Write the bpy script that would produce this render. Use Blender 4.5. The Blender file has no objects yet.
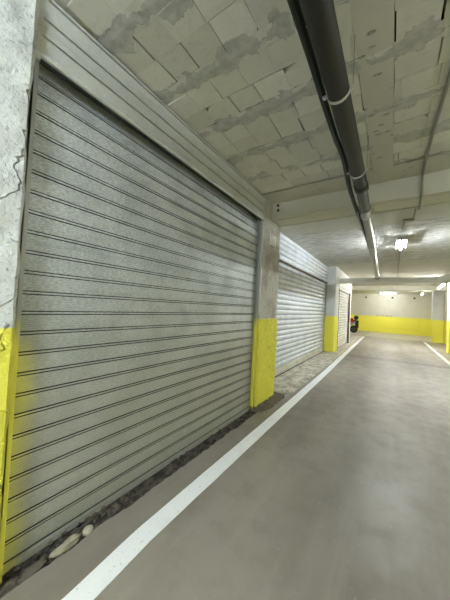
import bpy, bmesh, math, random
from math import sin, cos, pi, radians
from mathutils import Vector, Matrix, noise

random.seed(7)
col = bpy.context.scene.collection
H = 1.35           # camera height
CZ = 2.88          # ceiling height
YEL = 1.20         # top of the yellow paint

# ------------------------------------------------------------------ materials
class NT:
    """small helper round a node tree"""
    def __init__(s, name):
        s.m = bpy.data.materials.new(name); s.m.use_nodes = True
        s.t = s.m.node_tree; s.n = s.t.nodes; s.l = s.t.links
        s.b = s.n['Principled BSDF']
        s.co = s.n.new('ShaderNodeTexCoord')
    def new(s, k, **kw):
        n = s.n.new(k)
        for a, v in kw.items(): setattr(n, a, v)
        return n
    def put(s, sock, v):
        if v is None: return
        if isinstance(v, bpy.types.NodeSocket): s.l.new(v, sock)
        elif isinstance(v, (tuple, list)) and len(v) == 3 and sock.type == 'RGBA': sock.default_value = (*v, 1)
        else: sock.default_value = v
    def noise(s, scale, detail=4, rough=.55, vec=None, stretch=None, out='Fac'):
        n = s.new('ShaderNodeTexNoise'); n.inputs['Scale'].default_value = scale
        n.inputs['Detail'].default_value = detail; n.inputs['Roughness'].default_value = rough
        v = vec or s.co.outputs['Object']
        if stretch:
            mp = s.new('ShaderNodeMapping'); mp.inputs['Scale'].default_value = stretch
            s.l.new(v, mp.inputs['Vector']); v = mp.outputs['Vector']
        s.l.new(v, n.inputs['Vector'])
        return n.outputs[out]
    def voro(s, scale, feature='F1', stretch=None):
        n = s.new('ShaderNodeTexVoronoi', feature=feature); n.inputs['Scale'].default_value = scale
        v = s.co.outputs['Object']
        if stretch:
            mp = s.new('ShaderNodeMapping'); mp.inputs['Scale'].default_value = stretch
            s.l.new(v, mp.inputs['Vector']); v = mp.outputs['Vector']
        s.l.new(v, n.inputs['Vector'])
        return n.outputs['Distance']
    def math(s, op, a, b=None, c=None, clamp=False):
        n = s.new('ShaderNodeMath', operation=op, use_clamp=clamp)
        s.put(n.inputs[0], a); s.put(n.inputs[1], b)
        if c is not None: s.put(n.inputs[2], c)
        return n.outputs[0]
    def step(s, v, lo, hi, a=0., b=1.):
        n = s.new('ShaderNodeMapRange', interpolation_type='SMOOTHSTEP')
        s.put(n.inputs['Value'], v); n.inputs['From Min'].default_value = lo; n.inputs['From Max'].default_value = hi
        n.inputs['To Min'].default_value = a; n.inputs['To Max'].default_value = b
        return n.outputs['Result']
    def xyz(s):
        if not hasattr(s, '_x'):
            n = s.new('ShaderNodeSeparateXYZ'); s.l.new(s.co.outputs['Object'], n.inputs[0]); s._x = n.outputs
        return s._x
    def mix(s, f, a, b, blend='MIX'):
        n = s.new('ShaderNodeMix', data_type='RGBA', blend_type=blend)
        s.put(n.inputs[0], f); s.put(n.inputs[6], a); s.put(n.inputs[7], b)
        return n.outputs[2]
    def bump(s, h, strength=.3, dist=.01, prev=None):
        n = s.new('ShaderNodeBump'); n.inputs['Strength'].default_value = strength
        n.inputs['Distance'].default_value = dist
        s.put(n.inputs['Height'], h)
        if prev: s.l.new(prev, n.inputs['Normal'])
        return n.outputs[0]
    def done(s, color=None, rough=None, metal=None, normal=None, spec=None):
        s.put(s.b.inputs['Base Color'], color); s.put(s.b.inputs['Roughness'], rough)
        s.put(s.b.inputs['Metallic'], metal); s.put(s.b.inputs['Specular IOR Level'], spec)
        if normal: s.l.new(normal, s.b.inputs['Normal'])
        return s.m

def simple(name, c, rough=.6, metal=0., var=.12, scale=12, bump=.15):
    t = NT(name); n = t.noise(scale)
    c2 = tuple(x*(1-var*2) for x in c)
    return t.done(t.mix(n, c2, c), rough, metal, t.bump(n, bump, .004))

YC = (.89, .84, .12); YC2 = (.79, .735, .075)

def plaster(name, base, dark, patch=.5, bumpd=.006, yellow=True, edge=.004, rough=.75, relief=1.0, yz=YEL, flaky=False):
    t = NT(name); x, y, z = t.xyz()
    n1 = t.noise(2.6, 6, .6); n2 = t.noise(14, 6, .65); n3 = t.noise(70, 3)
    c = t.mix(t.step(n1, .42, .62, 0, patch), base, dark)
    c = t.mix(t.step(n2, .56, .70, 0, patch*.6), c, tuple(v*.72 for v in dark))
    if yellow:
        zz = t.math('ADD', z, t.math('MULTIPLY', t.math('SUBTRACT', n2, .5), edge*4))
        f = t.step(zz, yz-.004, yz+.004, 1, 0)
        yc = t.mix(n2, YC2, YC)
        c = t.mix(f, c, yc)
    h = t.math('ADD', t.math('MULTIPLY', n1, .6), t.math('ADD', t.math('MULTIPLY', n2, .5), t.math('MULTIPLY', n3, .12)))
    if flaky:
        fl = t.noise(4.2, 3, .45); rim = t.math('ABSOLUTE', t.math('SUBTRACT', fl, .5))
        scab = t.step(fl, .495, .51)
        c = t.mix(t.math('MULTIPLY', t.step(rim, .0, .016, 1, 0), .45), c, (.27,.28,.28)) if not yellow else t.mix(t.math('MULTIPLY', t.math('MULTIPLY', t.step(rim, .0, .03, 1, 0), t.step(n2, .40, .60)), t.step(z, yz, yz+.01, 0, .32)), c, (.36,.37,.37))
        c = t.mix(t.math('MULTIPLY', t.step(t.noise(55, 4, .7), .58, .63), t.math('MULTIPLY', t.step(y, .2, .44), t.step(z, 1.2, 1.3, 0, .6))), c, (.12,.11,.10))
        h = t.math('ADD', h, t.math('MULTIPLY', scab, .5))
    return t.done(c, rough, 0, t.bump(h, relief, bumpd))

M = {}
M['pillar_white'] = plaster('flaky_white_plaster', (.66,.68,.67), (.47,.49,.49), .7, .03, flaky=True)
M['pillar_grey'] = plaster('raw_concrete_yellow_base', (.56,.55,.50), (.36,.295,.26), .8, .03, flaky=True)
M['pillar_smooth'] = plaster('smooth_white_yellow_base', (.70,.72,.73), (.58,.60,.62), .4, .006)
M['wall'] = plaster('wall_paint', (.66,.65,.57), (.58,.57,.50), .35, .003)
M['wall_white'] = plaster('wall_white', (.70,.70,.67), (.60,.60,.57), .4, .006, yellow=False)
M['wall_raw'] = plaster('wall_raw', (.50,.49,.44), (.40,.39,.35), .5, .01, yellow=False)

# galvanised shutter
def shutter_mat(name, base, dark, yedge=None, green=.0, rough=.38, metal=.75, stains=.5, dirtz=.0, fspeck=.2):
    t = NT(name); x, y, z = t.xyz()
    fine = t.noise(120, 3, .6, stretch=(1, .4, 1.3)); mid = t.noise(3.2, 5, .6); streak = t.noise(9, 4, .6, stretch=(1, .35, 2.2))
    c = t.mix(t.step(mid, .38, .66, 0, stains), base, dark)
    c = t.mix(t.step(streak, .52, .72, 0, .45), c, tuple(v*.78 for v in dark))
    c = t.mix(t.step(fine, .38, .62, 0, fspeck), c, tuple(v*.5 for v in dark))
    met = metal
    if green:
        g = t.math('MULTIPLY', t.step(z, .5, 1.7, 1, 0), green)          # khaki tint, stronger lower down
        c = t.mix(g, c, (.33,.325,.26))
        met = t.math('SUBTRACT', metal, t.math('MULTIPLY', g, .35))
    if dirtz:
        d = t.math('MULTIPLY', t.step(z, 0.0, dirtz, 1, 0), t.step(t.noise(16, 5), .35, .6))
        c = t.mix(d, c, (.17,.15,.12))
    if yedge:
        y0, w = yedge
        dd = t.math('ADD', y, t.math('MULTIPLY', t.math('SUBTRACT', mid, .5), .10))
        f = t.math('MULTIPLY', t.step(dd, y0, y0+w, 1, 0), t.step(t.math('ADD', z, t.math('MULTIPLY', mid, .15)), 1.10, 1.34, 1, 0))
        f = t.math('MULTIPLY', f, t.step(fine, .2, .5, .35, .7))
        c = t.mix(f, c, YC)
        met = t.math('MULTIPLY', met, t.math('SUBTRACT', 1., f))
    r = t.step(mid, .3, .7, rough, rough+.14)
    h = t.math('ADD', fine, t.math('MULTIPLY', streak, .6))
    return t.done(c, r, met, t.bump(h, .35, .0012))
M['sh1'] = shutter_mat('galvanised_slats', (.66,.70,.72), (.46,.495,.505), yedge=(.45,.13), green=.7, rough=.42, metal=.5, fspeck=.5, stains=.7)
M['sh1h'] = shutter_mat('galvanised_housing', (.66,.68,.66), (.56,.57,.55), rough=.5, metal=.35)
M['sh2'] = shutter_mat('pale_curved_slats', (.64,.675,.74), (.46,.485,.525), rough=.45, metal=.35, stains=.45)
M['sh2bar'] = shutter_mat('stained_bottom_bar', (.66,.65,.58), (.50,.47,.38), rough=.6, metal=.1, stains=.8)
M['sh3'] = shutter_mat('pale_lath_slats', (.62,.62,.59), (.48,.48,.45), rough=.5, metal=.3)

def guide_mat(name, c0):
    t = NT(name); x, y, z = t.xyz(); n = t.noise(8)
    f = t.step(t.math('ADD', z, t.math('MULTIPLY', n, .12)), 1.14, 1.34, 1, 0)
    f2 = t.step(z, 1.0, 1.35, 1, 0)
    c = t.mix(f, t.mix(n, tuple(v*.75 for v in c0), c0), YC)
    return t.done(c, .5, t.math('MULTIPLY', t.math('SUBTRACT', 1., f2), .3), t.bump(n, .2, .003))
M['guide'] = guide_mat('rail_galvanised_yellow_base', (.50,.51,.48))
M['guide_dark'] = simple('dark_brown_rail', (.085,.06,.045), .5, .2)
M['dark_gap'] = simple('dark_steel_gap_shade', (.03,.03,.028), .8)  # also colours in the shade of slat grooves and housing creases

# ceiling
t = NT('ceiling_hollow_blocks'); x, y, z = t.xyz()
n1 = t.noise(3, 5); n2 = t.noise(16, 5, .6); n3 = t.noise(60, 3)
oi = t.new('ShaderNodeAttribute', attribute_name='tone')
fr = t.math('FRACT', t.math('ADD', t.math('DIVIDE', t.math('SUBTRACT', y, 1.215), .45), 20.5))
d = t.math('MULTIPLY', t.math('ABSOLUTE', t.math('SUBTRACT', fr, .5)), .45)
nb = t.noise(5, 4, .6)
msk = t.step(t.math('ADD', d, t.math('MULTIPLY', t.math('SUBTRACT', nb, .5), .42)), .040, .050, 1, 0)
blk = t.mix(oi.outputs['Fac'], (.60,.595,.54), (.72,.715,.665))
blk = t.mix(t.step(n2, .5, .75, 0, .3), blk, (.44,.43,.37))
mort = t.mix(t.step(n2, .35, .65), (.38,.385,.37), (.52,.52,.495))
c = t.mix(t.math('MULTIPLY', msk, .9), blk, mort)
M['blocks'] = t.done(c, .9, 0, t.bump(t.math('ADD', t.math('ADD', n2, t.math('MULTIPLY', n3, .3)), t.math('MULTIPLY', msk, .5)), .5, .008))

t = NT('ceiling_mortar'); n1 = t.noise(12, 6, .65); n2 = t.noise(50)
M['mortar'] = t.done(t.mix(n1, (.24,.24,.22), (.38,.375,.34)), .9, 0, t.bump(n1, .8, .012))

t = NT('ceiling_slab'); x, y, z = t.xyz()
n1 = t.noise(2.2, 5); n2 = t.noise(10, 7, .72, stretch=(.5,1.7,1)); n3 = t.noise(45, 4, .7, stretch=(.7,1.5,1)); v = t.voro(15, stretch=(.5,1.2,1))
rough_zone = t.math('MULTIPLY', t.step(y, 4.93, 5.0), t.step(y, 8.45, 8.6, 1, 0))
sm = t.mix(n1, (.52,.51,.45), (.62,.61,.55))
rg = t.mix(t.step(n2, .42, .58), (.42,.415,.39), (.64,.635,.60))
pit = t.math('MULTIPLY', t.step(v, .10, .22, 1, 0), t.step(n3, .44, .52))
rg = t.mix(t.math('MULTIPLY', pit, .85), rg, (.11,.105,.095))
c = t.mix(rough_zone, sm, rg)
ln = t.math('FRACT', t.math('MULTIPLY', y, 1.55))
line = t.math('MULTIPLY', t.step(ln, .0, .025, 1, 0), rough_zone)
c = t.mix(t.math('MULTIPLY', line, .5), c, (.25,.24,.22))
hh = t.math('ADD', t.math('MULTIPLY', n2, t.math('ADD', rough_zone, .15)), t.math('MULTIPLY', pit, -1.0))
M['slab'] = t.done(c, .85, 0, t.bump(hh, 1.0, .022))

t = NT('cast_concrete_beam'); x, y, z = t.xyz()
n1 = t.noise(2.5, 5, stretch=(.4,1,1)); n2 = t.noise(30, 4)
M['beam'] = t.done(t.mix(n1, (.56,.55,.48), (.68,.67,.60)), .85, 0, t.bump(t.math('ADD', n1, t.math('MULTIPLY', n2, .2)), .4, .006))

# floor
t = NT('trowelled_concrete_floor'); x, y, z = t.xyz()
n1 = t.noise(.8, 5, .55, stretch=(1.4,.5,1)); n2 = t.noise(5, 6, .6); n3 = t.noise(90, 3); n4 = t.noise(22, 4)
sp = t.voro(3.1)
c = t.mix(t.step(n1, .35, .65), (.195,.172,.143), (.30,.272,.235))
c = t.mix(t.step(n2, .45, .75, 0, .35), c, (.15,.138,.118))
c = t.mix(t.step(n4, .62, .72, 0, .3), c, (.38,.355,.31))
n5 = t.noise(2.0, 5, .6, stretch=(2.4, .22, 1))
c = t.mix(t.step(n5, .50, .70, 0, .25), c, (.40,.37,.325))
c = t.mix(t.step(x, -1.25, -1.15, .3, 0), c, (.16,.142,.116))        # darker strip between line and shutters
c = t.mix(t.step(sp, .012, .02, .8, 0), c, (.05,.045,.04))
# rough pale concrete apron in front of the second shutter onwards
edge = t.math('ADD', x, t.math('MULTIPLY', t.math('SUBTRACT', n2, .5), .10))
ap = t.math('MULTIPLY', t.step(edge, -1.33, -1.27, 1, 0), t.step(t.math('ADD', y, t.math('MULTIPLY', n2, .8)), 3.9, 4.3))
apc = t.mix(t.step(t.noise(7, 6, .7, stretch=(1,.6,1)), .38, .60), (.31,.28,.22), (.60,.57,.49))
c = t.mix(ap, c, apc)
# darker transverse joint, and the paler slab behind the far groove
jy = t.math('ABSOLUTE', t.math('SUBTRACT', t.math('ADD', y, t.math('MULTIPLY', x, -.1)), 8.9))
c = t.mix(t.math('MULTIPLY', t.step(jy, .03, .35, .7, 0), t.step(x, -1.3, -1.2)), c, (.10,.095,.085))
far = t.step(t.math('ADD', y, t.math('MULTIPLY', x, -.09)), 17.19, 17.21)
c = t.mix(far, c, (.42,.40,.345))
c = t.mix(t.step(t.math('ABSOLUTE', t.math('SUBTRACT', t.math('ADD', y, t.math('MULTIPLY', x, -.09)), 17.15)), .03, .09, .8, 0), c, (.09,.085,.075))
r = t.step(n2, .3, .7, .36, .52); 
rr = t.math('ADD', r, t.math('MULTIPLY', ap, .35))
bh = t.math('ADD', t.math('MULTIPLY', n4, t.math('ADD', t.math('MULTIPLY', ap, 1.6), .25)), t.math('MULTIPLY', n3, .05))
M['floor'] = t.done(c, rr, 0, t.bump(bh, .35, .008), spec=.5)

t = NT('white_road_paint'); n1 = t.noise(6, 6, .65); n2 = t.noise(60, 4)
c = t.mix(t.step(n1, .5, .75, 0, .35), (.90,.92,.94), (.72,.72,.70))
c = t.mix(t.step(n2, .64, .70, 0, .6), c, (.42,.40,.36))
M['paint'] = t.done(c, .55, 0, t.bump(n2, .2, .003))

t = NT('black_damp_dirt'); n1 = t.noise(18, 6, .7); n2 = t.noise(70, 3)
M['dirt'] = t.done(t.mix(t.step(n1, .4, .66), (.022,.018,.014), (.13,.11,.083)), .9, 0, t.bump(n1, 1, .02))
M['rubble'] = simple('brown_rubble', (.15,.13,.10), .95, 0, .3, 40, .8)
M['stone'] = simple('pale_mortar_lump', (.46,.43,.32), .95, 0, .25, 30, .8)
M['pebble'] = simple('pale_round_stone', (.50,.47,.38), .9, 0, .2, 30, .6)
M['pipe_dark'] = simple('dark_grey_plastic', (.022,.022,.021), .5, 0, .15, 6, .1)
M['pipe_black'] = simple('charcoal_plastic', (.05,.052,.052), .45, 0, .1, 6, .1)
M['pipe_grey'] = simple('grey_plastic', (.33,.335,.33), .32, 0, .12, 6, .1)
M['pipe_white'] = simple('pale_grey_plastic', (.78,.78,.75), .45, 0, .08, 4, .1)
M['cable'] = simple('black_green_cable', (.006,.016,.010), .45)
M['conduit'] = simple('grey_conduit', (.27,.265,.235), .5, 0, .1, 9)
M['conduit_pale'] = simple('pale_conduit', (.30,.30,.27), .45)
M['steel'] = simple('bright_zinc_strap', (.78,.80,.82), .3, .7, .06)
M['yellow'] = simple('yellow_paint', YC2, .6)
M['paper'] = simple('pale_sheet', (.82,.81,.76), .7, 0, .06, 20)
M['ink'] = simple('grey_print', (.25,.24,.21), .7)
M['fixture'] = simple('white_lamp_body', (.8,.8,.78), .4)
M['blackpl'] = simple('black_plastic', (.012,.012,.013), .4)
M['rubber'] = simple('tyre_rubber', (.015,.015,.015), .85)
M['seatm'] = simple('grey_body_paint', (.30,.31,.33), .3)
M['redlens'] = simple('red_lens', (.55,.03,.02), .25)
M['hole'] = simple('hollow_inside', (.05,.045,.04), .95)
def emit(name, c, s):
    t = NT(name); t.b.inputs['Base Color'].default_value = (.9,.9,.9,1)
    t.b.inputs['Emission Color'].default_value = (*c, 1); t.b.inputs['Emission Strength'].default_value = s
    return t.m

# ------------------------------------------------------------------ mesh helpers
def link(name, bm, mats, parent=None, smooth=False):
    me = bpy.data.meshes.new(name)
    bmesh.ops.recalc_face_normals(bm, faces=bm.faces[:])
    if smooth:
        for f in bm.faces: f.smooth = True
    bm.to_mesh(me); bm.free()
    if not isinstance(mats, (list, tuple)): mats = [mats]
    for m in mats: me.materials.append(m)
    o = bpy.data.objects.new(name, me); col.objects.link(o)
    if parent: o.parent = parent
    if smooth:
        try: me.set_sharp_from_angle(angle=radians(35))
        except Exception: pass
    return o
def box(bm, x0, x1, y0, y1, z0, z1, mi=0):
    v = [bm.verts.new(p) for p in ((x0,y0,z0),(x1,y0,z0),(x1,y1,z0),(x0,y1,z0),(x0,y0,z1),(x1,y0,z1),(x1,y1,z1),(x0,y1,z1))]
    fs = []
    for q in ((0,3,2,1),(4,5,6,7),(0,1,5,4),(1,2,6,5),(2,3,7,6),(3,0,4,7)):
        f = bm.faces.new([v[i] for i in q]); f.material_index = mi; fs.append(f)
    return fs
def bbox(bm, x0, x1, y0, y1, z0, z1, b=.004, seg=2):
    t = bmesh.new(); box(t, x0, x1, y0, y1, z0, z1)
    bmesh.ops.bevel(t, geom=t.edges[:], offset=b, segments=seg, affect='EDGES')
    me = bpy.data.meshes.new('tmp'); t.to_mesh(me); t.free(); bm.from_mesh(me); bpy.data.meshes.remove(me)
def tube(bm, pts, r, seg=12, caps=True):
    pts = [Vector(p) for p in pts]; rings = []
    rs = r if isinstance(r, (list, tuple)) else [r]*len(pts)
    up = None
    for i, p in enumerate(pts):
        d = (pts[min(i+1, len(pts)-1)] - pts[max(i-1, 0)]).normalized()
        if up is None:
            up = Vector((0,0,1)) if abs(d.z) < .9 else Vector((1,0,0))
        a = d.cross(up).normalized(); b = a.cross(d).normalized(); up = b
        rings.append([bm.verts.new(p + rs[i]*(cos(2*pi*k/seg)*a + sin(2*pi*k/seg)*b)) for k in range(seg)])
    for i in range(len(rings)-1):
        for k in range(seg):
            bm.faces.new((rings[i][k], rings[i][(k+1)%seg], rings[i+1][(k+1)%seg], rings[i+1][k]))
    if caps: bm.faces.new(rings[0][::-1]); bm.faces.new(rings[-1])
def smoothpath(pts, n=8):
    P = [Vector(p) for p in pts]; out = []
    for i in range(len(P)-1):
        p0 = P[max(i-1,0)]; p1 = P[i]; p2 = P[i+1]; p3 = P[min(i+2, len(P)-1)]
        for k in range(n):
            t = k/n
            out.append(.5*((2*p1)+(-p0+p2)*t+(2*p0-5*p1+4*p2-p3)*t*t+(-p0+3*p1-3*p2+p3)*t**3))
    out.append(P[-1]); return out
def roughbox(x0, x1, y0, y1, z0, z1, step=.04, amp=.01, bev=.012, seed=0, zstep=None):
    """box with a noisy hand-plastered surface and soft worn corners"""
    bm = bmesh.new()
    nx = max(2, int((x1-x0)/step)); ny = max(2, int((y1-y0)/step)); nz = max(2, int((z1-z0)/(zstep or step)))
    def grid(f, nu, nv):
        g = [[bm.verts.new(f(i/nu, j/nv)) for j in range(nv+1)] for i in range(nu+1)]
        for i in range(nu):
            for j in range(nv): bm.faces.new((g[i][j], g[i+1][j], g[i+1][j+1], g[i][j+1]))
    X = lambda u: x0+(x1-x0)*u
    Y = lambda u: y0+(y1-y0)*u
    Z = lambda u: z0+(z1-z0)*u
    grid(lambda u,v: (X(u),y0,Z(v)), nx, nz); grid(lambda u,v: (X(u),y1,Z(v)), nx, nz)
    grid(lambda u,v: (x0,Y(u),Z(v)), ny, nz); grid(lambda u,v: (x1,Y(u),Z(v)), ny, nz)
    grid(lambda u,v: (X(u),Y(v),z0), nx, ny); grid(lambda u,v: (X(u),Y(v),z1), nx, ny)
    bmesh.ops.remove_doubles(bm, verts=bm.verts[:], dist=1e-5)
    cx, cy = (x0+x1)/2, (y0+y1)/2
    for v in bm.verts:
        p = v.co.copy()
        dx = min(p.x-x0, x1-p.x); dy = min(p.y-y0, y1-p.y)
        nvx = noise.noise(Vector((p.x*5+seed, p.y*5, p.z*4)))+.5*noise.noise(Vector((p.x*15, p.y*15+seed, p.z*13)))
        a = amp*nvx
        sx = 1 if p.x > cx else -1; sy = 1 if p.y > cy else -1
        if dx < 1e-4: v.co.x += sx*(a - (bev if dy < 1e-4 else 0))
        if dy < 1e-4: v.co.y += sy*(a - (bev if dx < 1e-4 else 0))
    return bm
def tag(o, label=None, cat=None, group=None, kind=None):
    if label: o['label'] = label
    if cat: o['category'] = cat
    if group: o['group'] = group
    if kind: o['kind'] = kind
    return o
def empty(name, loc, label, cat, group=None):
    o = bpy.data.objects.new(name, None); col.objects.link(o); o.location = loc; o.empty_display_size = .1
    bpy.context.view_layer.update()
    return tag(o, label, cat, group)
def part(name, bm, mats, par, smooth=False, label=None):
    """link a mesh made in world coordinates under par (kept in place)"""
    L = Vector(par.location)
    o = link(name, bm, mats, par, smooth)
    # keep mesh data in world coordinates: the child carries the inverse of its parents' offset
    off = L.copy(); q = par.parent
    while q: off += Vector(q.location); q = q.parent
    o.location = -off
    if label: o['label'] = label
    return o
def struct(name, bm, mats, smooth=False): return tag(link(name, bm, mats, None, smooth), kind='structure')

# ------------------------------------------------------------------ floor
bm = bmesh.new()
def strip(pts_l, x1):           # quads from an irregular left edge to x1
    for a, b in zip(pts_l[:-1], pts_l[1:]):
        bm.faces.new([bm.verts.new(q) for q in ((a[0],a[1],0),(x1,a[1],0),(x1,b[1],0),(b[0],b[1],0))])
ed = []; yy = .40
while yy < 3.06:
    ed.append((-1.405 + .022*noise.noise(Vector((yy*5,0,3))) + .012*noise.noise(Vector((yy*19,1,3))), yy)); yy += .03
ed.append((-1.40, 3.06))
strip(ed, 0)
def quad(x0, x1, y0, y1, z=0):
    bm.faces.new([bm.verts.new(q) for q in ((x0,y0,z),(x1,y0,z),(x1,y1,z),(x0,y1,z))])
quad(-2.3, 0, -6, .40); quad(-2.3, 0, 3.06, 12.8); quad(0, 2.3, -6, 22); quad(-6, 0, 12.8, 22)
# broken edge down into the gutter, and the gutter base
for a, b in zip(ed[:-1], ed[1:]):
    bm.faces.new([bm.verts.new(q) for q in ((a[0],a[1],0),(b[0],b[1],0),(b[0]-.01,b[1],-.06),(a[0]-.01,a[1],-.06))])
quad(-2.3, -1.38, .40, 3.06, -.06)
bmesh.ops.remove_doubles(bm, verts=bm.verts[:], dist=1e-4)
for f in bm.faces:
    if f.normal.z < -.5: f.normal_flip()
me = bpy.data.meshes.new('floor'); bm.to_mesh(me); bm.free(); me.materials.append(M['floor'])
o = bpy.data.objects.new('floor', me); col.objects.link(o); o['kind'] = 'structure'

# dirt in the gutter
bm = bmesh.new(); nx, ny = 12, 170
g = []
for j in range(ny+1):
    row = []
    for i in range(nx+1):
        X = -1.62 + .225*i/nx; Y = .41 + 2.64*j/ny
        h = -.03 + .028*noise.noise(Vector((X*22, Y*9, 1))) + .018*noise.noise(Vector((X*50, Y*30, 4)))
        if i >= nx-1: h = min(h, -.004)
        row.append(bm.verts.new((X + .004*noise.noise(Vector((X*9,Y*31,0))), Y, min(h, .01))))
    g.append(row)
for j in range(ny):
    for i in range(nx): bm.faces.new((g[j][i], g[j][i+1], g[j+1][i+1], g[j+1][i]))
def chunk(bm, c, r, sc=(1,1,1), seed=0, mi=0, sub=2, rough=.35, rot=0):
    t = bmesh.new(); bmesh.ops.create_icosphere(t, subdivisions=sub, radius=1)
    R_ = Matrix.Rotation(rot, 3, 'Z')
    for v in t.verts:
        k = 1 + rough*noise.noise(v.co*1.7 + Vector((seed*3.1, seed, 0))) + rough*.4*noise.noise(v.co*4+Vector((seed,0,9)))
        q = Vector((v.co.x*sc[0], v.co.y*sc[1], v.co.z*sc[2]))*k*r
        v.co = R_ @ q + Vector(c)
    for f in t.faces: f.material_index = mi
    me = bpy.data.meshes.new('tmp'); t.to_mesh(me); t.free(); bm.from_mesh(me); bpy.data.meshes.remove(me)
for i in range(230):
    Y = random.uniform(.45, 3.04); X = random.uniform(-1.54, -1.415); r = random.uniform(.004, .014)
    chunk(bm, (X, Y, -.018 + random.uniform(-.008, .006)), r, (1, random.uniform(.8,1.8), .7), i, random.choice((0,0,0,1)), 1)
tag(link('gutter_dirt', bm, [M['dirt'], M['rubble']]), 'dark crumbly dirt and rubble along the foot of the nearest shutter', 'dirt', kind='stuff')
# debris at the foot of the second pillar
bm = bmesh.new()
g = []
for j in range(25):
    row = []
    for i in range(15):
        u, v = i/14, j/24
        X = -1.56 + .30*u; Y = 2.95 + .95*v
        e = max(0, 1 - u*1.15)*min(1, v*5)*min(1, (1-v)*5)
        h = .045*e*(.7+.9*noise.noise(Vector((X*14, Y*14, 0)))) + .008*noise.noise(Vector((X*40,Y*40,2)))*e
        row.append(bm.verts.new((X, Y, max(-.002, h-.003))))
    g.append(row)
for j in range(24):
    for i in range(14): bm.faces.new((g[j][i], g[j][i+1], g[j+1][i+1], g[j+1][i]))
for i in range(70):
    Y = random.uniform(2.98, 4.1); X = -1.47 + abs(random.gauss(0, .09)); chunk(bm, (X, Y, .004), random.uniform(.004,.012), (1,1,.7), i+300, 0, 1)
tag(link('rubble_heap', bm, M['rubble'], smooth=False), 'brown rubble and dust heaped at the foot of the grey pillar', 'rubble', kind='stuff')

def lump(name, c, r, sc, seed, m, label, rot=0, cat='stone', rough=.35):
    bm = bmesh.new(); chunk(bm, (0,0,0), r, sc, seed, 0, 3, rough, rot)
    o = link(name, bm, m, smooth=True); o.location = c; return tag(o, label, cat)
lump('mortar_lump', (-1.425, .70, .010), .055, (.42, 1.45, .45), 3, M['stone'], 'long pale lump of broken mortar by the gutter under the nearest shutter', .10)
lump('round_stone', (-1.425, .815, .010), .027, (.9, 1.1, .85), 8, M['pebble'], 'small rounded pale stone touching the far end of the long mortar lump', 0, rough=.15)
lump('mortar_crumb', (-1.445, .565, -.012), .05, (.5, 1.1, .35), 12, M['rubble'], 'flat brownish mortar crumb at the bottom left corner beside the yellow rail', .1)

# painted lines
def floor_line(pts, w, label):
    bm = bmesh.new(); prev = None
    P = []
    for a, b in zip(pts[:-1], pts[1:]):
        n = max(2, int((b[1]-a[1])/.12))
        for k in range(n): P.append((a[0]+(b[0]-a[0])*k/n, a[1]+(b[1]-a[1])*k/n))
    P.append(pts[-1])
    top = []
    for (X, Y) in P:
        e1 = .004*noise.noise(Vector((0, Y*12, 5))); e2 = .004*noise.noise(Vector((9, Y*12, 5)))
        cur = [bm.verts.new((X-w/2+e1, Y, 0.0005)), bm.verts.new((X-w/2+e1, Y, .004)), bm.verts.new((X+w/2+e2, Y, .004)), bm.verts.new((X+w/2+e2, Y, 0.0005))]
        if prev:
            for k in range(3): bm.faces.new((prev[k], prev[k+1], cur[k+1], cur[k]))
        prev = cur
    return tag(link('painted_line', bm, M['paint']), label, 'floor marking')
floor_line([(-1.130,-1.5),(-1.128,.6),(-1.155,1.0),(-1.170,3.5),(-1.185,6.0),(-1.245,10),(-1.32,16.6)], .118, 'long white painted line running along the floor beside the shutters')
floor_line([(1.45,-1.5),(1.45,9.8),(1.44,16.7)], .10, 'white painted line on the far right of the floor near the yellow pillars')

# ------------------------------------------------------------------ ceiling
bm = bmesh.new(); tone = bm.loops.layers.float_color.new('tone')
def settone(fs, v):
    for f in fs:
        for l in f.loops: l[tone] = (v, v, v, 1)
def block(x0, x1, y0, y1, cut=None):
    j = lambda a=.0035: random.uniform(-a, a)
    P = [(x0+j(), y0+j()), (x1+j(), y0+j()), (x1+j(), y1+j()), (x0+j(), y1+j())]
    if cut is not None:
        k, dx, dy = cut                # missing corner
        cx, cy = P[k]; sx = 1 if k in (0, 3) else -1; sy = 1 if k in (0, 1) else -1
        a = (cx+sx*dx, cy); m_ = (cx+sx*dx*.45, cy+sy*dy*.35); b = (cx, cy+sy*dy)
        # keep the walking order round the block
        P[k:k+1] = [b, m_, a] if k in (0, 2) else [a, m_, b]
    z = CZ + random.uniform(-.0035, .0035); tx = random.uniform(-.012, .012); ty = random.uniform(-.012, .012)
    cx = (x0+x1)/2; cy = (y0+y1)/2
    zf = lambda p: z + (p[0]-cx)*tx + (p[1]-cy)*ty
    lo = [bm.verts.new((p[0], p[1], zf(p))) for p in P]; hi = [bm.verts.new((p[0], p[1], CZ+.07)) for p in P]
    fs = [bm.faces.new(lo[::-1])]
    n = len(P)
    for k in range(n): fs.append(bm.faces.new((lo[k], lo[(k+1)%n], hi[(k+1)%n], hi[k])))
    settone(fs, random.random())
gaps = [.0012]*6 + [.002]*3 + [.004, .006]
YB = [1.215 + .45*k for k in range(-5, 5)]
holes = {(-.66, 1.44): (0, .10, .045), (-1.29, 1.44): (0, .06, .035), (.17, 2.34): (1, .03, .05)}
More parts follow.
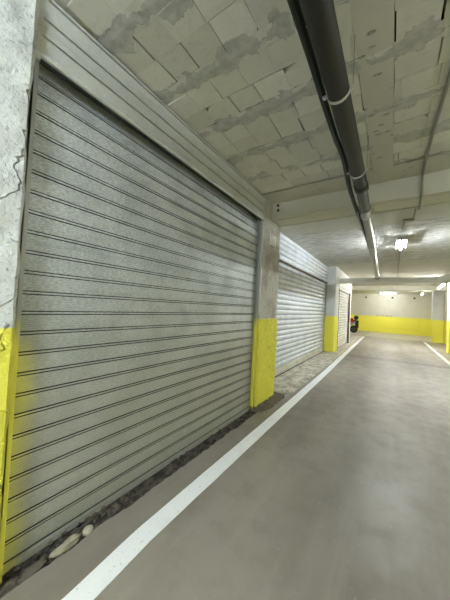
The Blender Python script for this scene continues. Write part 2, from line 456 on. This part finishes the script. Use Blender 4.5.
def blockrow(x0, x1, y0, y1, off):
    xs = [x0]; X = -1.08 + off
    while X - .21 > x0 + .03: X -= .21
    while X < x1 - .03:
        if X > x0 + .03: xs.append(X + random.uniform(-.01, .01))
        X += .21
    xs.append(x1)
    for a, b in zip(xs[:-1], xs[1:]):
        g1 = random.choice(gaps); g2 = random.choice(gaps)
        cut = None
        for (hx, hy), c in holes.items():
            if c[0] == 0 and abs(a-hx) < .04 and abs(y0-hy) < .05: cut = c
            if c[0] == 1 and abs(b-hx) < .04 and abs(y0-hy) < .05: cut = c
        if cut is None and random.random() < .05: cut = (random.randrange(4), random.uniform(.01,.03), random.uniform(.01,.03))
        block(a+g1, b-g1, y0+g2*.5, y1-g2*.5, cut)
for y0 in YB:
    ya = y0 + .05; yb = y0 + .40; ym = (ya+yb)/2 + random.uniform(-.008, .008)
    if ya > 3.02: continue
    yb = min(yb, 3.02)
    for (x0, x1) in ((-1.6, -.22), (-.035, 2.25)):
        if yb - ya < .1: continue
        if yb-ya < .25: blockrow(x0, x1, ya, yb, 0)
        else:
            blockrow(x0, x1, ya, ym, 0); blockrow(x0, x1, ym, yb, random.choice((0, 0, .03)))
    # mortar band, rough underside
    n = 90
    pr = None
    for i in range(n+1):
        X = -1.6 + 3.85*i/n
        w = .052
        zz = CZ + .004*noise.noise(Vector((X*9, y0*7, 1)))
        cur = [bm.verts.new((X, y0-w, zz)), bm.verts.new((X, y0, zz - .003 + .006*noise.noise(Vector((X*14,y0,6))))), bm.verts.new((X, y0+w, zz))]
        if pr:
            for k in range(2):
                f = bm.faces.new((pr[k], pr[k+1], cur[k+1], cur[k])); settone([f], .45)
        pr = cur
# smooth joist strip along the garage, flush slab, closing plate above the blocks
box(bm, -.22, -.035, -1.1, 3.04, CZ-.002, CZ+.07, 2)
box(bm, -2.3, -1.6, -1.1, 3.02, CZ, CZ+.07, 2)
box(bm, -2.3, 2.3, -1.1, 3.05, CZ+.07, CZ+.15, 3)
box(bm, -2.3, 2.3, -6, -1.1, CZ, CZ+.15, 2)
box(bm, -2.3, 2.3, 3.01, 12.8, CZ, CZ+.15, 2)
box(bm, -6, 2.3, 12.8, 22.1, CZ, CZ+.15, 2)
struct('ceiling', bm, [M['blocks'], M['mortar'], M['slab'], M['hole']])

def beam(name, x0, x1, y0, y1, z0, seed):
    b = roughbox(x0, x1, y0, y1, z0, CZ+.002, .12, .004, .004, seed)
    return struct(name, b, M['beam'])
b1 = beam('trim_1', -1.87, 2.25, 3.34, 3.685, 2.685, 2)
bm = bmesh.new(); box(bm, -1.87, 2.25, 3.336, 3.40, 2.652, 2.69); box(bm, -1.87, 2.25, 3.415, 3.655, 2.652, 2.69); box(bm, -1.87, 2.25, 3.668, 3.692, 2.644, 2.69)
struct('trim_2', bm, M['beam'])
b2 = beam('trim_3', -6, 2.25, 15.75, 16.15, 2.65, 5)
for k, (X, Z) in enumerate(((-1.405, 2.835), (-1.40, 2.765))):
    bm = bmesh.new(); tube(bm, [(X, 3.345, Z), (X, 3.30, Z)], .012, 10); tube(bm, [(X, 3.31, Z), (X, 3.322, Z)], .02, 6)
    tag(link('rusty_bolt', bm, M['guide_dark']), ('upper' if k == 0 else 'lower') + ' of two dark bolts on the near beam beside the grey pillar', 'bolt')

# ------------------------------------------------------------------ walls
bm = bmesh.new(); box(bm, -2.35, -2.22, -6, 12.8, -.06, CZ); struct('wall_left', bm, M['wall_raw'])
bm = bmesh.new(); box(bm, -6, -2.22, 12.68, 12.8, 0, CZ); struct('wall_return', bm, M['wall'])
bm = bmesh.new(); box(bm, -6.1, -6, 12.7, 22.1, 0, CZ); struct('wall_side', bm, M['wall'])
bm = bmesh.new(); box(bm, -6.1, 2.35, 22, 22.12, 0, CZ); struct('wall_far', bm, M['wall'])
bm = bmesh.new(); box(bm, 2.25, 2.37, -6, 22, 0, CZ); struct('wall_right', bm, M['wall'])
bm = bmesh.new(); box(bm, -2.3, 2.3, -6.1, -6, 0, CZ); struct('wall_back', bm, M['wall'])
# wall above / beside the third shutter and its pale end
bm = bmesh.new(); box(bm, -2.22, -1.60, 9.62, 12.42, 2.50, CZ); box(bm, -2.22, -1.575, 12.40, 12.68, 0, CZ)
struct('wall_shutter_end', bm, M['wall_white'])

# ------------------------------------------------------------------ pillars
P1 = tag(link('concrete_pillar', roughbox(-1.90, -1.45, -.28, .422, 0, CZ, .016, .014, .010, 1), M['pillar_white'], smooth=True),
    'flaky white plastered pillar with yellow base at the left edge of the picture', 'pillar')
bm = roughbox(-1.90, -1.497, 3.065, 3.70, 0, CZ, .0165, .007, .006, 11)
for v in bm.verts:   # thick lumpy paint low down
    if v.co.z < YEL and v.co.x > -1.52:
        v.co.x += .010 + .016*abs(noise.noise(Vector((3, v.co.y*16, v.co.z*13)))) + .010*noise.noise(Vector((3, v.co.y*38, v.co.z*30)))
P2 = tag(link('concrete_pillar', bm, M['pillar_grey'], smooth=True),
    'raw grey concrete pillar with lumpy yellow base, between the first and second shutters', 'pillar')
P3 = tag(link('concrete_pillar', roughbox(-2.2, -1.59, 8.95, 9.66, 0, CZ, .05, .004, .008, 21), M['pillar_smooth'], smooth=True),
    'smooth white pillar with yellow base between the second and third shutters', 'pillar')
P4 = tag(link('concrete_pillar', roughbox(1.79, 2.25, 17.2, 17.75, 0, CZ, .08, .004, .008, 31), M['pillar_smooth'], smooth=True),
    'white and yellow pillar on the right nearest the far wall', 'pillar')
P5 = tag(link('concrete_pillar', roughbox(1.80, 2.25, 12.5, 13.1, 0, CZ, .08, .004, .008, 41), M['pillar_smooth'], smooth=True),
    'yellow-based pillar cut by the right edge of the picture', 'pillar')

# ------------------------------------------------------------------ shutters
def extrude_profile(prof, y0, y1, thick=.0, ny=1, cap=False):
    """prof: list of (x, z); sheet along y"""
    bm = bmesh.new()
    cols = []
    for k in range(ny+1):
        Y = y0 + (y1-y0)*k/ny
        cols.append([bm.verts.new((p[0], Y, p[1])) for p in prof])
    for a, b in zip(cols[:-1], cols[1:]):
        for i in range(len(prof)-1): bm.faces.new((a[i], a[i+1], b[i+1], b[i]))
    return bm
# --- first shutter: flat micro-ribbed slats with a double groove at every joint
S1X = -1.55; PITCH = .1038; ZJ = .018
def slat_prof():
    p = []; hgt = PITCH
    # start at the joint centre: bead, groove, flat with fine ribs, groove, bead
    p += [(0.002, .0), (0.002, .0050), (-.013, .0060), (-.013, .0100), (0, .0108)]
    n = 7; a, b = .0125, hgt - .0125
    for i in range(n):
        z0 = a + (b-a)*i/n; dz = (b-a)/n
        p += [(0, z0+.12*dz), (.0013, z0+.40*dz), (.0013, z0+.62*dz), (0, z0+.90*dz)]
    p += [(0, hgt-.0108), (-.013, hgt-.0100), (-.013, hgt-.0060), (0.002, hgt-.0050)]
    return p
sp_ = slat_prof(); prof = []
NS = 27
for k in range(NS):
    zb = ZJ + k*PITCH
    lean = 0; ox = 0
    for (a, b) in sp_:
        z = zb + b
        # the top slats curl back on to the roll
        dzt = max(0, z - 2.375)
        back = -.16*dzt - .42*dzt*dzt
        prof.append((S1X + a + back, z))
S1 = empty('roller_shutter', (-1.55, 1.75, 0), 'large galvanised roller shutter with flat ribbed slats, nearest the camera', 'roller shutter')
bm = extrude_profile(prof, .445, 3.015, ny=4)
for f in bm.faces:
    zc = f.calc_center_median().z; fr_ = ((zc - ZJ) / PITCH) % 1
    if .050 < fr_ < .108 or .892 < fr_ < .950: f.material_index = 1     # dark colour for the shade in the gaps between laths
part('slat_curtain', bm, [M['sh1'], M['dark_gap']], S1)
# bottom bar
bm = bmesh.new(); bbox(bm, -1.566, -1.542, .45, 3.01, -.028, .016, .004); part('bottom_bar', bm, M['sh1'], S1)
def rail(S, x0, x1, y0, y1, z0, z1, m, side):
    bm = bmesh.new()
    # C channel: front lip, web and back lip
    if side > 0: wy0, wy1 = y0, y0+.012
    else: wy0, wy1 = y1-.012, y1
    bbox(bm, x0, x1, wy0, wy1, z0, z1, .002)
    bbox(bm, x1-.006, x1, y0, y1, z0, z1, .002); bbox(bm, x0, x0+.006, y0, y1, z0, z1, .002)
    return part('guide_rail', bm, m, S)
rail(S1, -1.58, -1.506, .427, .455, -.05, 2.60, M['guide'], 1)
rail(S1, -1.58, -1.508, 3.0, 3.045, -.05, 2.60, M['guide'], -1)
# housing: folded sheet with three shallow creases and a rolled lip
hp = [(-1.503, 2.575), (-1.503, 2.548), (-1.500, 2.545), (-1.485, 2.545), (-1.479, 2.553), (-1.479, 2.563), (-1.488, 2.572), (-1.490, 2.580)]
for zc in (2.655, 2.745):
    hp += [(-1.490, zc-.004), (-1.503, zc-.0028), (-1.503, zc+.0028), (-1.486, zc+.004), (-1.486, zc+.010), (-1.490, zc+.014)]
hp += [(-1.489, 2.846), (-1.503, 2.847), (-1.503, 2.853), (-1.482, 2.854), (-1.482, 2.866), (-1.500, 2.868), (-1.500, CZ-.001)]
bm = extrude_profile(hp, .424, 3.06, ny=6)
for f in bm.faces:
    if all(v.co.x < -1.4995 for v in f.verts) and f.calc_center_median().z > 2.6: f.material_index = 1  # fold faces coloured dark for the shade in the creases
part('housing', bm, [M['sh1h'], M['dark_gap']], S1)
bm = bmesh.new(); bbox(bm, -1.62, -1.482, .418, .452, 2.52, CZ-.001, .003); part('housing_end_cap', bm, M['sh1h'], S1)
bm = bmesh.new(); bbox(bm, -1.62, -1.484, 3.040, 3.063, 1.25, CZ-.001, .003); part('housing_end_cap', bm, M['sh1h'], S1)
# drum behind the slot
bm = bmesh.new(); tube(bm, [(-1.80, .45, 2.72), (-1.80, 3.02, 2.72)], .10, 20); part('roll_drum', bm, M['dark_gap'], S1, smooth=True)

def curved(zs, ze, pitch, X, depth=.012, n=8):
    p = []; z = zs
    while z < ze - 1e-4:
        h = min(pitch, ze-z)
        for i in range(n+1):
            u = i/n; p.append((X + depth*math.sin(pi*u)**.6, z + h*(.03 + .94*u)))
        p.append((X - .012, z + h*.965)); p.append((X - .012, z + h*1.005))
        z += pitch
    return p
# --- second shutter
S2 = empty('roller_shutter', (-1.88, 6.3, 0), 'wide pale roller shutter with rounded slats, behind the grey pillar', 'roller shutter')
part('slat_curtain', extrude_profile(curved(.14, 2.40, .1085, -1.910, .017), 3.70, 8.94), M['sh2'], S2, smooth=True)
part('housing', extrude_profile([(-1.862, 2.345), (-1.846, 2.335), (-1.850, 2.352)] + curved(2.33, CZ-.004, .1105, -1.880, .030), 3.69, 8.95), M['sh2'], S2, smooth=True)
bm = bmesh.new(); bbox(bm, -1.885, -1.853, 3.72, 8.93, 2.292, 2.334, .003); part('dark_slot_strip', bm, M['guide_dark'], S2)  # dark strip added to draw the shaded slot under the housing
bm = bmesh.new(); bbox(bm, -1.905, -1.872, 3.72, 8.93, .012, .15, .006); part('bottom_bar', bm, M['sh2bar'], S2)
bm = bmesh.new(); bbox(bm, -1.90, -1.865, 3.74, 8.90, .0, .011, .002); part('rubber_seal', bm, M['dark_gap'], S2)
rail(S2, -1.93, -1.868, 8.90, 8.945, 0, 2.34, M['guide'], -1)
rail(S2, -1.93, -1.868, 3.705, 3.75, 0, 2.34, M['guide'], 1)
# --- third shutter
S3 = empty('roller_shutter', (-1.6, 11, 0), 'narrow distant roller shutter with dark brown side rails, beyond the white pillar', 'roller shutter')
part('slat_curtain', extrude_profile(curved(.02, 2.15, .10, -1.635, .024), 9.66, 12.36), M['sh3'], S3, smooth=True)
part('housing', extrude_profile([(-1.7, 2.17), (-1.60, 2.16)] + curved(2.17, 2.50, .10, -1.60, .014), 9.66, 12.40), M['sh3'], S3, smooth=True)
rail(S3, -1.65, -1.568, 12.10, 12.40, 0, 2.20, M['guide_dark'], -1)
rail(S3, -1.65, -1.59, 9.66, 9.71, 0, 2.17, M['guide_dark'], 1)
bm = bmesh.new(); bbox(bm, -1.615, -1.597, 9.70, 12.31, 2.125, 2.165, .003); part('dark_slot_strip', bm, M['guide_dark'], S3)  # dark strip along the foot of the housing

# paper on the second pillar
PN = empty('paper_notice', (-1.487, 3.38, 2.34), 'small pale sheet stuck high on the raw grey pillar', 'notice')
bm = bmesh.new(); bbox(bm, -1.492, -1.485, 3.27, 3.50, 2.27, 2.43, .001, 1); part('sheet', bm, M['paper'], PN)
bm = bmesh.new()
for k, (a, b) in enumerate(((3.29,3.37), (3.29,3.46), (3.29,3.44), (3.29,3.47), (3.29,3.40))):
    zz = 2.405 - k*.025; box(bm, -1.4846, -1.4840, a, b, zz, zz+(.010 if k == 0 else .004))
part('print', bm, M['ink'], PN)

# ------------------------------------------------------------------ drain pipe under the ceiling
DP = empty('drain_pipe', (-.29, 3.0, 2.59), 'dark grey drain pipe slung under the ceiling along the garage', 'pipe')
def sec(name, pts, r, m, par, seg=24, sm=True):
    bm = bmesh.new(); tube(bm, pts, r, seg); return part(name, bm, m, par, smooth=sm)
sec('pipe_section', [(-.287,-4.5,2.59), (-.287,2.74,2.59)], .056, M['pipe_dark'], DP)
sec('coupling', [(-.287,2.66,2.59), (-.287,2.67,2.59), (-.288,2.76,2.589), (-.29,2.775,2.588)], [.058,.063,.063,.057], M['pipe_dark'], DP)
sec('pipe_section', [(-.29,2.77,2.588), (-.30,3.36,2.587)], .052, M['pipe_black'], DP)
sec('coupling', [(-.299,3.30,2.587), (-.30,3.31,2.587), (-.303,3.52,2.586), (-.303,3.53,2.586)], [.054,.063,.063,.056], M['pipe_grey'], DP)
sec('pipe_section', [(-.302,3.45,2.586), (-.43,9.50,2.55)], .056, M['pipe_grey'], DP)
sec('coupling', [(-.428,9.40,2.55), (-.43,9.54,2.549)], .068, M['pipe_black'], DP)
def clamp(X, Y, Z, r, par, top):
    bm = bmesh.new()
    # band under the pipe, ears and two hanger rods
    pts = []
    n = 20; w = .009
    prev = None
    for k in range(n+1):
        a = pi + pi*k/n
        c0, s0 = cos(a), sin(a)
        cur = [bm.verts.new((X+(r+d)*c0, Y+e, Z+(r+d)*s0)) for d, e in ((.001,-w), (.006,-w), (.006,w), (.001,w))]
        if prev:
            for q in range(4): bm.faces.new((prev[q], prev[(q+1)%4], cur[(q+1)%4], cur[q]))
        prev = cur
    for s in (-1, 1):
        xe = X + s*(r+.016)
        box(bm, min(X+s*r, xe+s*.012), max(X+s*r, xe+s*.012), Y-w, Y+w, Z-.004, Z+.004)
        tube(bm, [(xe, Y, Z-.014), (xe, Y, Z+.012)], .0035, 8)
        tube(bm, [(xe, Y, Z-.012), (xe, Y, Z-.004)], .008, 6)
    part('pipe_clamp', bm, M['steel'], par)
    for s in (-1, 1):
        bm = bmesh.new(); tube(bm, [(X+s*(r+.016), Y, Z+.012), (X+s*(r+.016), Y, top)], .0022, 6); part('hanger_rod', bm, M['conduit'], par)
for Y in (-.4, 1.46, 2.39): clamp(-.287, Y, 2.59, .057, DP, CZ)
clamp(-.302, 3.50, 2.586, .063, DP, 2.655)
for Y in (5.2, 7.0, 8.8): clamp(-.302-.128*(Y-3.45)/6.05, Y, 2.586-.036*(Y-3.45)/6.05, .057, DP, CZ)

# black cable beside it
cb = [(-.380,-4.5,2.62), (-.378,-.5,2.62), (-.376,.5,2.615), (-.374,.93,2.615), (-.374,1.25,2.615), (-.378,1.60,2.615), (-.376,1.90,2.615), (-.368,2.2,2.615), (-.394,2.75,2.605), (-.395,3.3,2.60), (-.385,3.7,2.58), (-.385,4.6,2.58), (-.40,6.0,2.60), (-.43,7.6,2.585), (-.455,9.4,2.575)]
bm = bmesh.new(); tube(bm, smoothpath(cb), .021, 10)
CB = tag(link('power_cable', bm, M['cable'], smooth=True), 'thick black-green cable running just left of the grey drain pipe', 'cable')
bm = bmesh.new(); tube(bm, smoothpath([(p[0]+.003+.012*sin(i*2.3), p[1]+.02, p[2]-.024+.008*cos(i*3.1)) for i, p in enumerate(cb) if p[1] > 3]), .008, 8)
tag(link('thin_cable', bm, M['conduit_pale'], smooth=True), 'thin loose grey cable wavering beside the far half of the drain pipe', 'cable')
bm = bmesh.new(); tube(bm, smoothpath([(-.345,-4.5,2.672), (-.345,.5,2.668), (-.345,1.3,2.665), (-.345,2.2,2.665), (-.350,3.2,2.640)]), .008, 8)
tag(link('thin_conduit', bm, M['conduit_pale'], smooth=True), 'thin grey conduit tucked between the black cable and the drain pipe', 'conduit')
for k, Y in enumerate((1.06, 2.0)):
    bm = bmesh.new(); tube(bm, [(-.335, Y, 2.625), (-.37, Y, 2.602), (-.395, Y, 2.61), (-.42, Y+.005, 2.66), (-.46, Y+.01, CZ)], .004, 6)
    tag(link('cable_hook', bm, M['steel'], smooth=True), ('nearer' if k == 0 else 'farther') + ' small wire hook holding the black cable to the ceiling', 'hook')

# transverse pale pipe
TP = empty('cross_pipe', (0, 9.7, 2.465), 'thick pale grey pipe crossing the garage under the ceiling beyond the lamp', 'pipe')
sec('pipe_section', [(-1.585,9.7,2.47), (2.245,9.7,2.455)], .095, M['pipe_white'], TP, 28)
sec('branch', [(1.12,9.68,2.47), (1.35,9.45,2.52), (1.75,9.05,2.60), (2.16,8.64,2.65)], .085, M['pipe_white'], TP, 20)
sec('coupling', [(1.0,9.7,2.459), (1.32,9.7,2.458)], .107, M['pipe_white'], TP, 28)

# conduit to the lamp
CO = empty('lamp_conduit', (.25, 3, 2.87), 'grey conduit running along the ceiling and down over the near beam to the lamp', 'conduit')
bm = bmesh.new(); tube(bm, [(.262,-2.5,CZ-.012), (.258,2.0,CZ-.012), (.235,2.6,CZ-.012), (.225,3.28,CZ-.012), (.225,3.318,CZ-.03), (.225,3.318,2.655), (.225,3.33,2.638), (.235,3.72,2.638), (.235,3.74,2.655), (.235,3.745,CZ-.02), (.235,3.76,CZ-.012), (.235,4.88,CZ-.012)], .012, 10)
part('conduit_run', bm, M['conduit'], CO, smooth=True)
bm = bmesh.new(); tube(bm, [(.13,4.80,CZ-.010), (.10,5.45,CZ-.010)], .010, 10); part('conduit_run', bm, M['conduit'], CO, smooth=True)
bm = bmesh.new(); tube(bm, [(.12,6.75,CZ-.010), (.12,9.0,CZ-.010), (.15,15.7,CZ-.010)], .011, 10); part('conduit_run', bm, M['conduit'], CO, smooth=True)
bm = bmesh.new(); bbox(bm, .10, .25, 4.80, 4.88, CZ-.035, CZ-.001, .005); part('junction_box', bm, M['conduit'], CO)

# ------------------------------------------------------------------ lamps
LAMPE = emit('lit_tube', (.93, .99, 1.0), 235.)
LAMPH = emit('lit_tube_hidden', (1.0, 1.0, .97), 150.)
LAMPN = emit('lit_tube_near', (.87, .96, 1.0), 200.)
LAMPFILL = emit('lit_tube_fill', (.97, .99, 1.0), 9.)
LAMPF = emit('lit_tube_far', (1.0, 1.0, .98), 70.)
def batten(c, length, ang, label, em, drop=0., wide=.022):
    o = empty('tube_lamp', c, label, 'lamp', None)
    Rz = Matrix.Rotation(ang, 4, 'Z')
    def put(name, bm, m, sm=False):
        p = link(name, bm, m, o, sm); p.matrix_local = Rz; return p
    L = length/2
    bm = bmesh.new(); bbox(bm, -wide, wide, -L, L, .045, .075, .006)
    if wide > .03:
        for sd in (-1, 1): bbox(bm, min(sd*wide, sd*(wide-.006)), max(sd*wide, sd*(wide-.006)), -L, L, .020, .05, .002)
    if drop:
        for s in (-.7, .7): tube(bm, [(0, s*L, .07), (0, s*L, .07+drop)], .004, 8)
    body = put('lamp_body', bm, M['fixture'])
    for s in (-1, 1):
        bm = bmesh.new(); bbox(bm, -.016, .016, s*L-(.025 if s > 0 else 0), s*L+(.025 if s < 0 else 0), -.018, .05, .004)
        h_ = put('tube_holder', bm, M['fixture']); h_.parent = body; h_.matrix_local = Matrix()
    bm = bmesh.new(); tube(bm, [(0, -L+.026, 0), (0, L-.026, 0)], .014, 12); put('lamp_tube', bm, em, True)
    return o
batten((.11, 6.10, CZ-.13), .62, 0, 'lit tube lamp on the rough ceiling just beyond the near beam', LAMPE, drop=.055, wide=.085)
batten((-.28, 20.4, CZ-.076), .9, pi/2, 'lit tube lamp on the ceiling in front of the far wall', LAMPF, wide=.05)
batten((-.50, -1.35, 2.68), 1.2, 0, 'lit tube lamp hung from the ceiling behind the camera', LAMPN, drop=.125)
batten((1.62, 1.2, 2.50), 2.3, 0, 'added long slim fill lamp, unseen beside the camera, right of the picture', LAMPFILL, drop=.305)  # unseen lamp added to even out light on the ceiling and near shutter
batten((1.62, 13.2, 2.60), 2.3, radians(-2), 'long slim lamp hung near the right-hand pillars', LAMPF, drop=.205)
batten((.12, 12.3, 2.75), .8, 0, 'lit tube lamp hidden above the pale cross pipe', LAMPH, drop=.055, wide=.12)
batten((1.45, 18.7, 2.66), .9, 0, 'small lit tube lamp by the far right corner', LAMPF, drop=.145)
batten((-4.2, 17.2, CZ-.076), 1.2, 0, 'added unseen tube lamp in the side bay beyond the last shutter', LAMPF)  # unseen lamp added to lighten the far left

# ------------------------------------------------------------------ far wall details
for (X, lab) in ((-1.71, 'left of three small dark fixings high on the far wall'), (-.01, 'middle of three small dark fixings high on the far wall'), (1.28, 'right of three small dark fixings high on the far wall')):
    bm = bmesh.new(); bbox(bm, X-.06, X+.06, 21.95, 22.0, 2.54, 2.66, .01); tag(link('wall_fixing', bm, M['blackpl']), lab, 'fixing')
bm = bmesh.new(); tube(bm, [(-.55,21.985,.36), (1.55,21.985,.34), (1.60,21.985,.38), (1.60,21.985,1.16)], .014, 8)
tag(link('wall_conduit', bm, M['yellow'], smooth=True), 'thin yellow-painted conduit turning up on the far wall', 'conduit')
for k, (X, w) in enumerate(((-1.0,.10),(-.62,.07),(-.40,.18),(-.16,.16))):
    bm = bmesh.new(); bbox(bm, X, X+w, 21.985, 22.0, 1.235, 1.275, .004); tag(link('wall_mark', bm, M['ink']), 'small dark mark just above the yellow band of the far wall', 'mark', 'marks in a row above the yellow band')  # thin dark pads standing for marks on the wall

# ------------------------------------------------------------------ parked scooter, half hidden at the far left
SC = empty('motor_scooter', (-2.42, 18.9, 0), 'dark parked scooter with a red tail light, half hidden beyond the last shutter', 'scooter')
def torus(bm, c, R1, r, seg=28, s2=10):
    g = []
    for i in range(seg):
        a = 2*pi*i/seg
        g.append([bm.verts.new((c[0]+(R1+r*cos(2*pi*j/s2))*cos(a), c[1]+r*1.2*sin(2*pi*j/s2), c[2]+(R1+r*cos(2*pi*j/s2))*sin(a))) for j in range(s2)])
    for i in range(seg):
        for j in range(s2): bm.faces.new((g[i][j], g[(i+1)%seg][j], g[(i+1)%seg][(j+1)%s2], g[i][(j+1)%s2]))
def W(name, fn, m, sm=True, par=None):
    bm = bmesh.new(); fn(bm); return part(name, bm, m, par or SC, smooth=sm)
for X in (-2.13, -3.33):
    wh = W('wheel', lambda bm: torus(bm, (X,18.9,.25), .19, .055), M['rubber'])
    def rim(bm, X=X):
        tube(bm, [(X,18.865,.25),(X,18.935,.25)], .15, 20)
    W('wheel_rim', rim, M['pipe_black'], par=wh)
def loft(bm, secs, seg=14):
    rings = []
    for (x, z, ry, rz) in secs:
        rings.append([bm.verts.new((x, 18.9+ry*cos(2*pi*k/seg), z+rz*sin(2*pi*k/seg))) for k in range(seg)])
    for a, b in zip(rings[:-1], rings[1:]):
        for k in range(seg): bm.faces.new((a[k], a[(k+1)%seg], b[(k+1)%seg], b[k]))
    bm.faces.new(rings[0][::-1]); bm.faces.new(rings[-1])
W('body', lambda bm: loft(bm, [(-1.98,.74,.04,.04), (-2.05,.70,.10,.09), (-2.25,.62,.15,.14), (-2.55,.48,.15,.16), (-2.75,.34,.13,.08), (-3.0,.30,.13,.06), (-3.12,.50,.15,.10), (-3.18,.80,.12,.07)]), M['seatm'])
W('seat', lambda bm: loft(bm, [(-2.02,.83,.08,.03), (-2.1,.83,.13,.05), (-2.4,.80,.15,.06), (-2.7,.76,.12,.05), (-2.76,.74,.06,.03)]), M['blackpl'])
W('front_fork', lambda bm: (tube(bm, [(-3.33,18.83,.25),(-3.17,18.84,.85)], .022, 8), tube(bm, [(-3.33,18.97,.25),(-3.17,18.96,.85)], .022, 8)), M['pipe_grey'])
W('handlebar', lambda bm: (tube(bm, [(-3.16,18.9,.8),(-3.12,18.9,1.02)], .03, 8), tube(bm, [(-3.02,18.58,1.06),(-3.12,18.75,1.03),(-3.12,19.05,1.03),(-3.02,19.22,1.06)], .016, 8)), M['blackpl'])
def tc(bm): bbox(bm, -2.12, -1.87, 18.70, 19.10, .90, 1.16, .05, 4)
W('top_case', tc, M['blackpl'])
W('case_rack', lambda bm: (tube(bm, [(-2.0,18.83,.90),(-2.1,18.83,.72)], .012, 8), tube(bm, [(-2.0,18.97,.90),(-2.1,18.97,.72)], .012, 8), bbox(bm, -2.12, -1.92, 18.80, 19.0, .885, .905, .004)), M['blackpl'])
W('rear_mudguard', lambda bm: bbox(bm, -2.05, -1.84, 18.84, 18.96, .35, .85, .02, 3), M['blackpl'], False)
W('tail_light', lambda bm: bbox(bm, -2.34, -2.15, 18.72, 18.80, .72, .98, .02, 3), M['redlens'], True)
W('exhaust', lambda bm: tube(bm, [(-2.6,18.76,.22),(-2.35,18.74,.24),(-1.98,18.73,.32)], [.02,.045,.04], 12), M['pipe_black'])
W('kick_stand', lambda bm: tube(bm, [(-2.6,18.88,.35),(-2.55,18.68,.01)], .012, 8), M['pipe_black'])

# ------------------------------------------------------------------ world, camera, colour
w = bpy.data.worlds.new('world'); bpy.context.scene.world = w; w.use_nodes = True
w.node_tree.nodes['Background'].inputs[0].default_value = (.02,.02,.02,1); w.node_tree.nodes['Background'].inputs[1].default_value = .3

f, yaw, pitch, roll = 248.13, .593885, .024732, -.0519563
cy, sy = cos(yaw), sin(yaw); cp, sp2 = cos(pitch), sin(pitch); cr, sr = cos(roll), sin(roll)
Rm = Matrix(((cy,-sy,0),(sy,cy,0),(0,0,1))) @ Matrix(((1,0,0),(0,cp,-sp2),(0,sp2,cp))) @ Matrix(((cr,0,sr),(0,1,0),(-sr,0,cr)))
X_, F_, U_ = Rm.col[0], Rm.col[1], Rm.col[2]
cam = bpy.data.cameras.new('camera'); co = bpy.data.objects.new('camera', cam); col.objects.link(co)
co.matrix_world = Matrix(((X_[0],U_[0],-F_[0],0),(X_[1],U_[1],-F_[1],0),(X_[2],U_[2],-F_[2],H),(0,0,0,1)))
cam.sensor_fit = 'VERTICAL'; cam.sensor_height = 36; cam.sensor_width = 27; cam.lens = f*36/600; cam.clip_start = .02; cam.clip_end = 100
sc = bpy.context.scene; sc.camera = co
sc.view_settings.view_transform = 'Standard'; sc.view_settings.look = 'None'
sc.view_settings.exposure = 2.15; sc.view_settings.gamma = 1; sc.view_settings.use_curve_mapping = False
sc.cycles.max_bounces = 10; sc.cycles.diffuse_bounces = 6
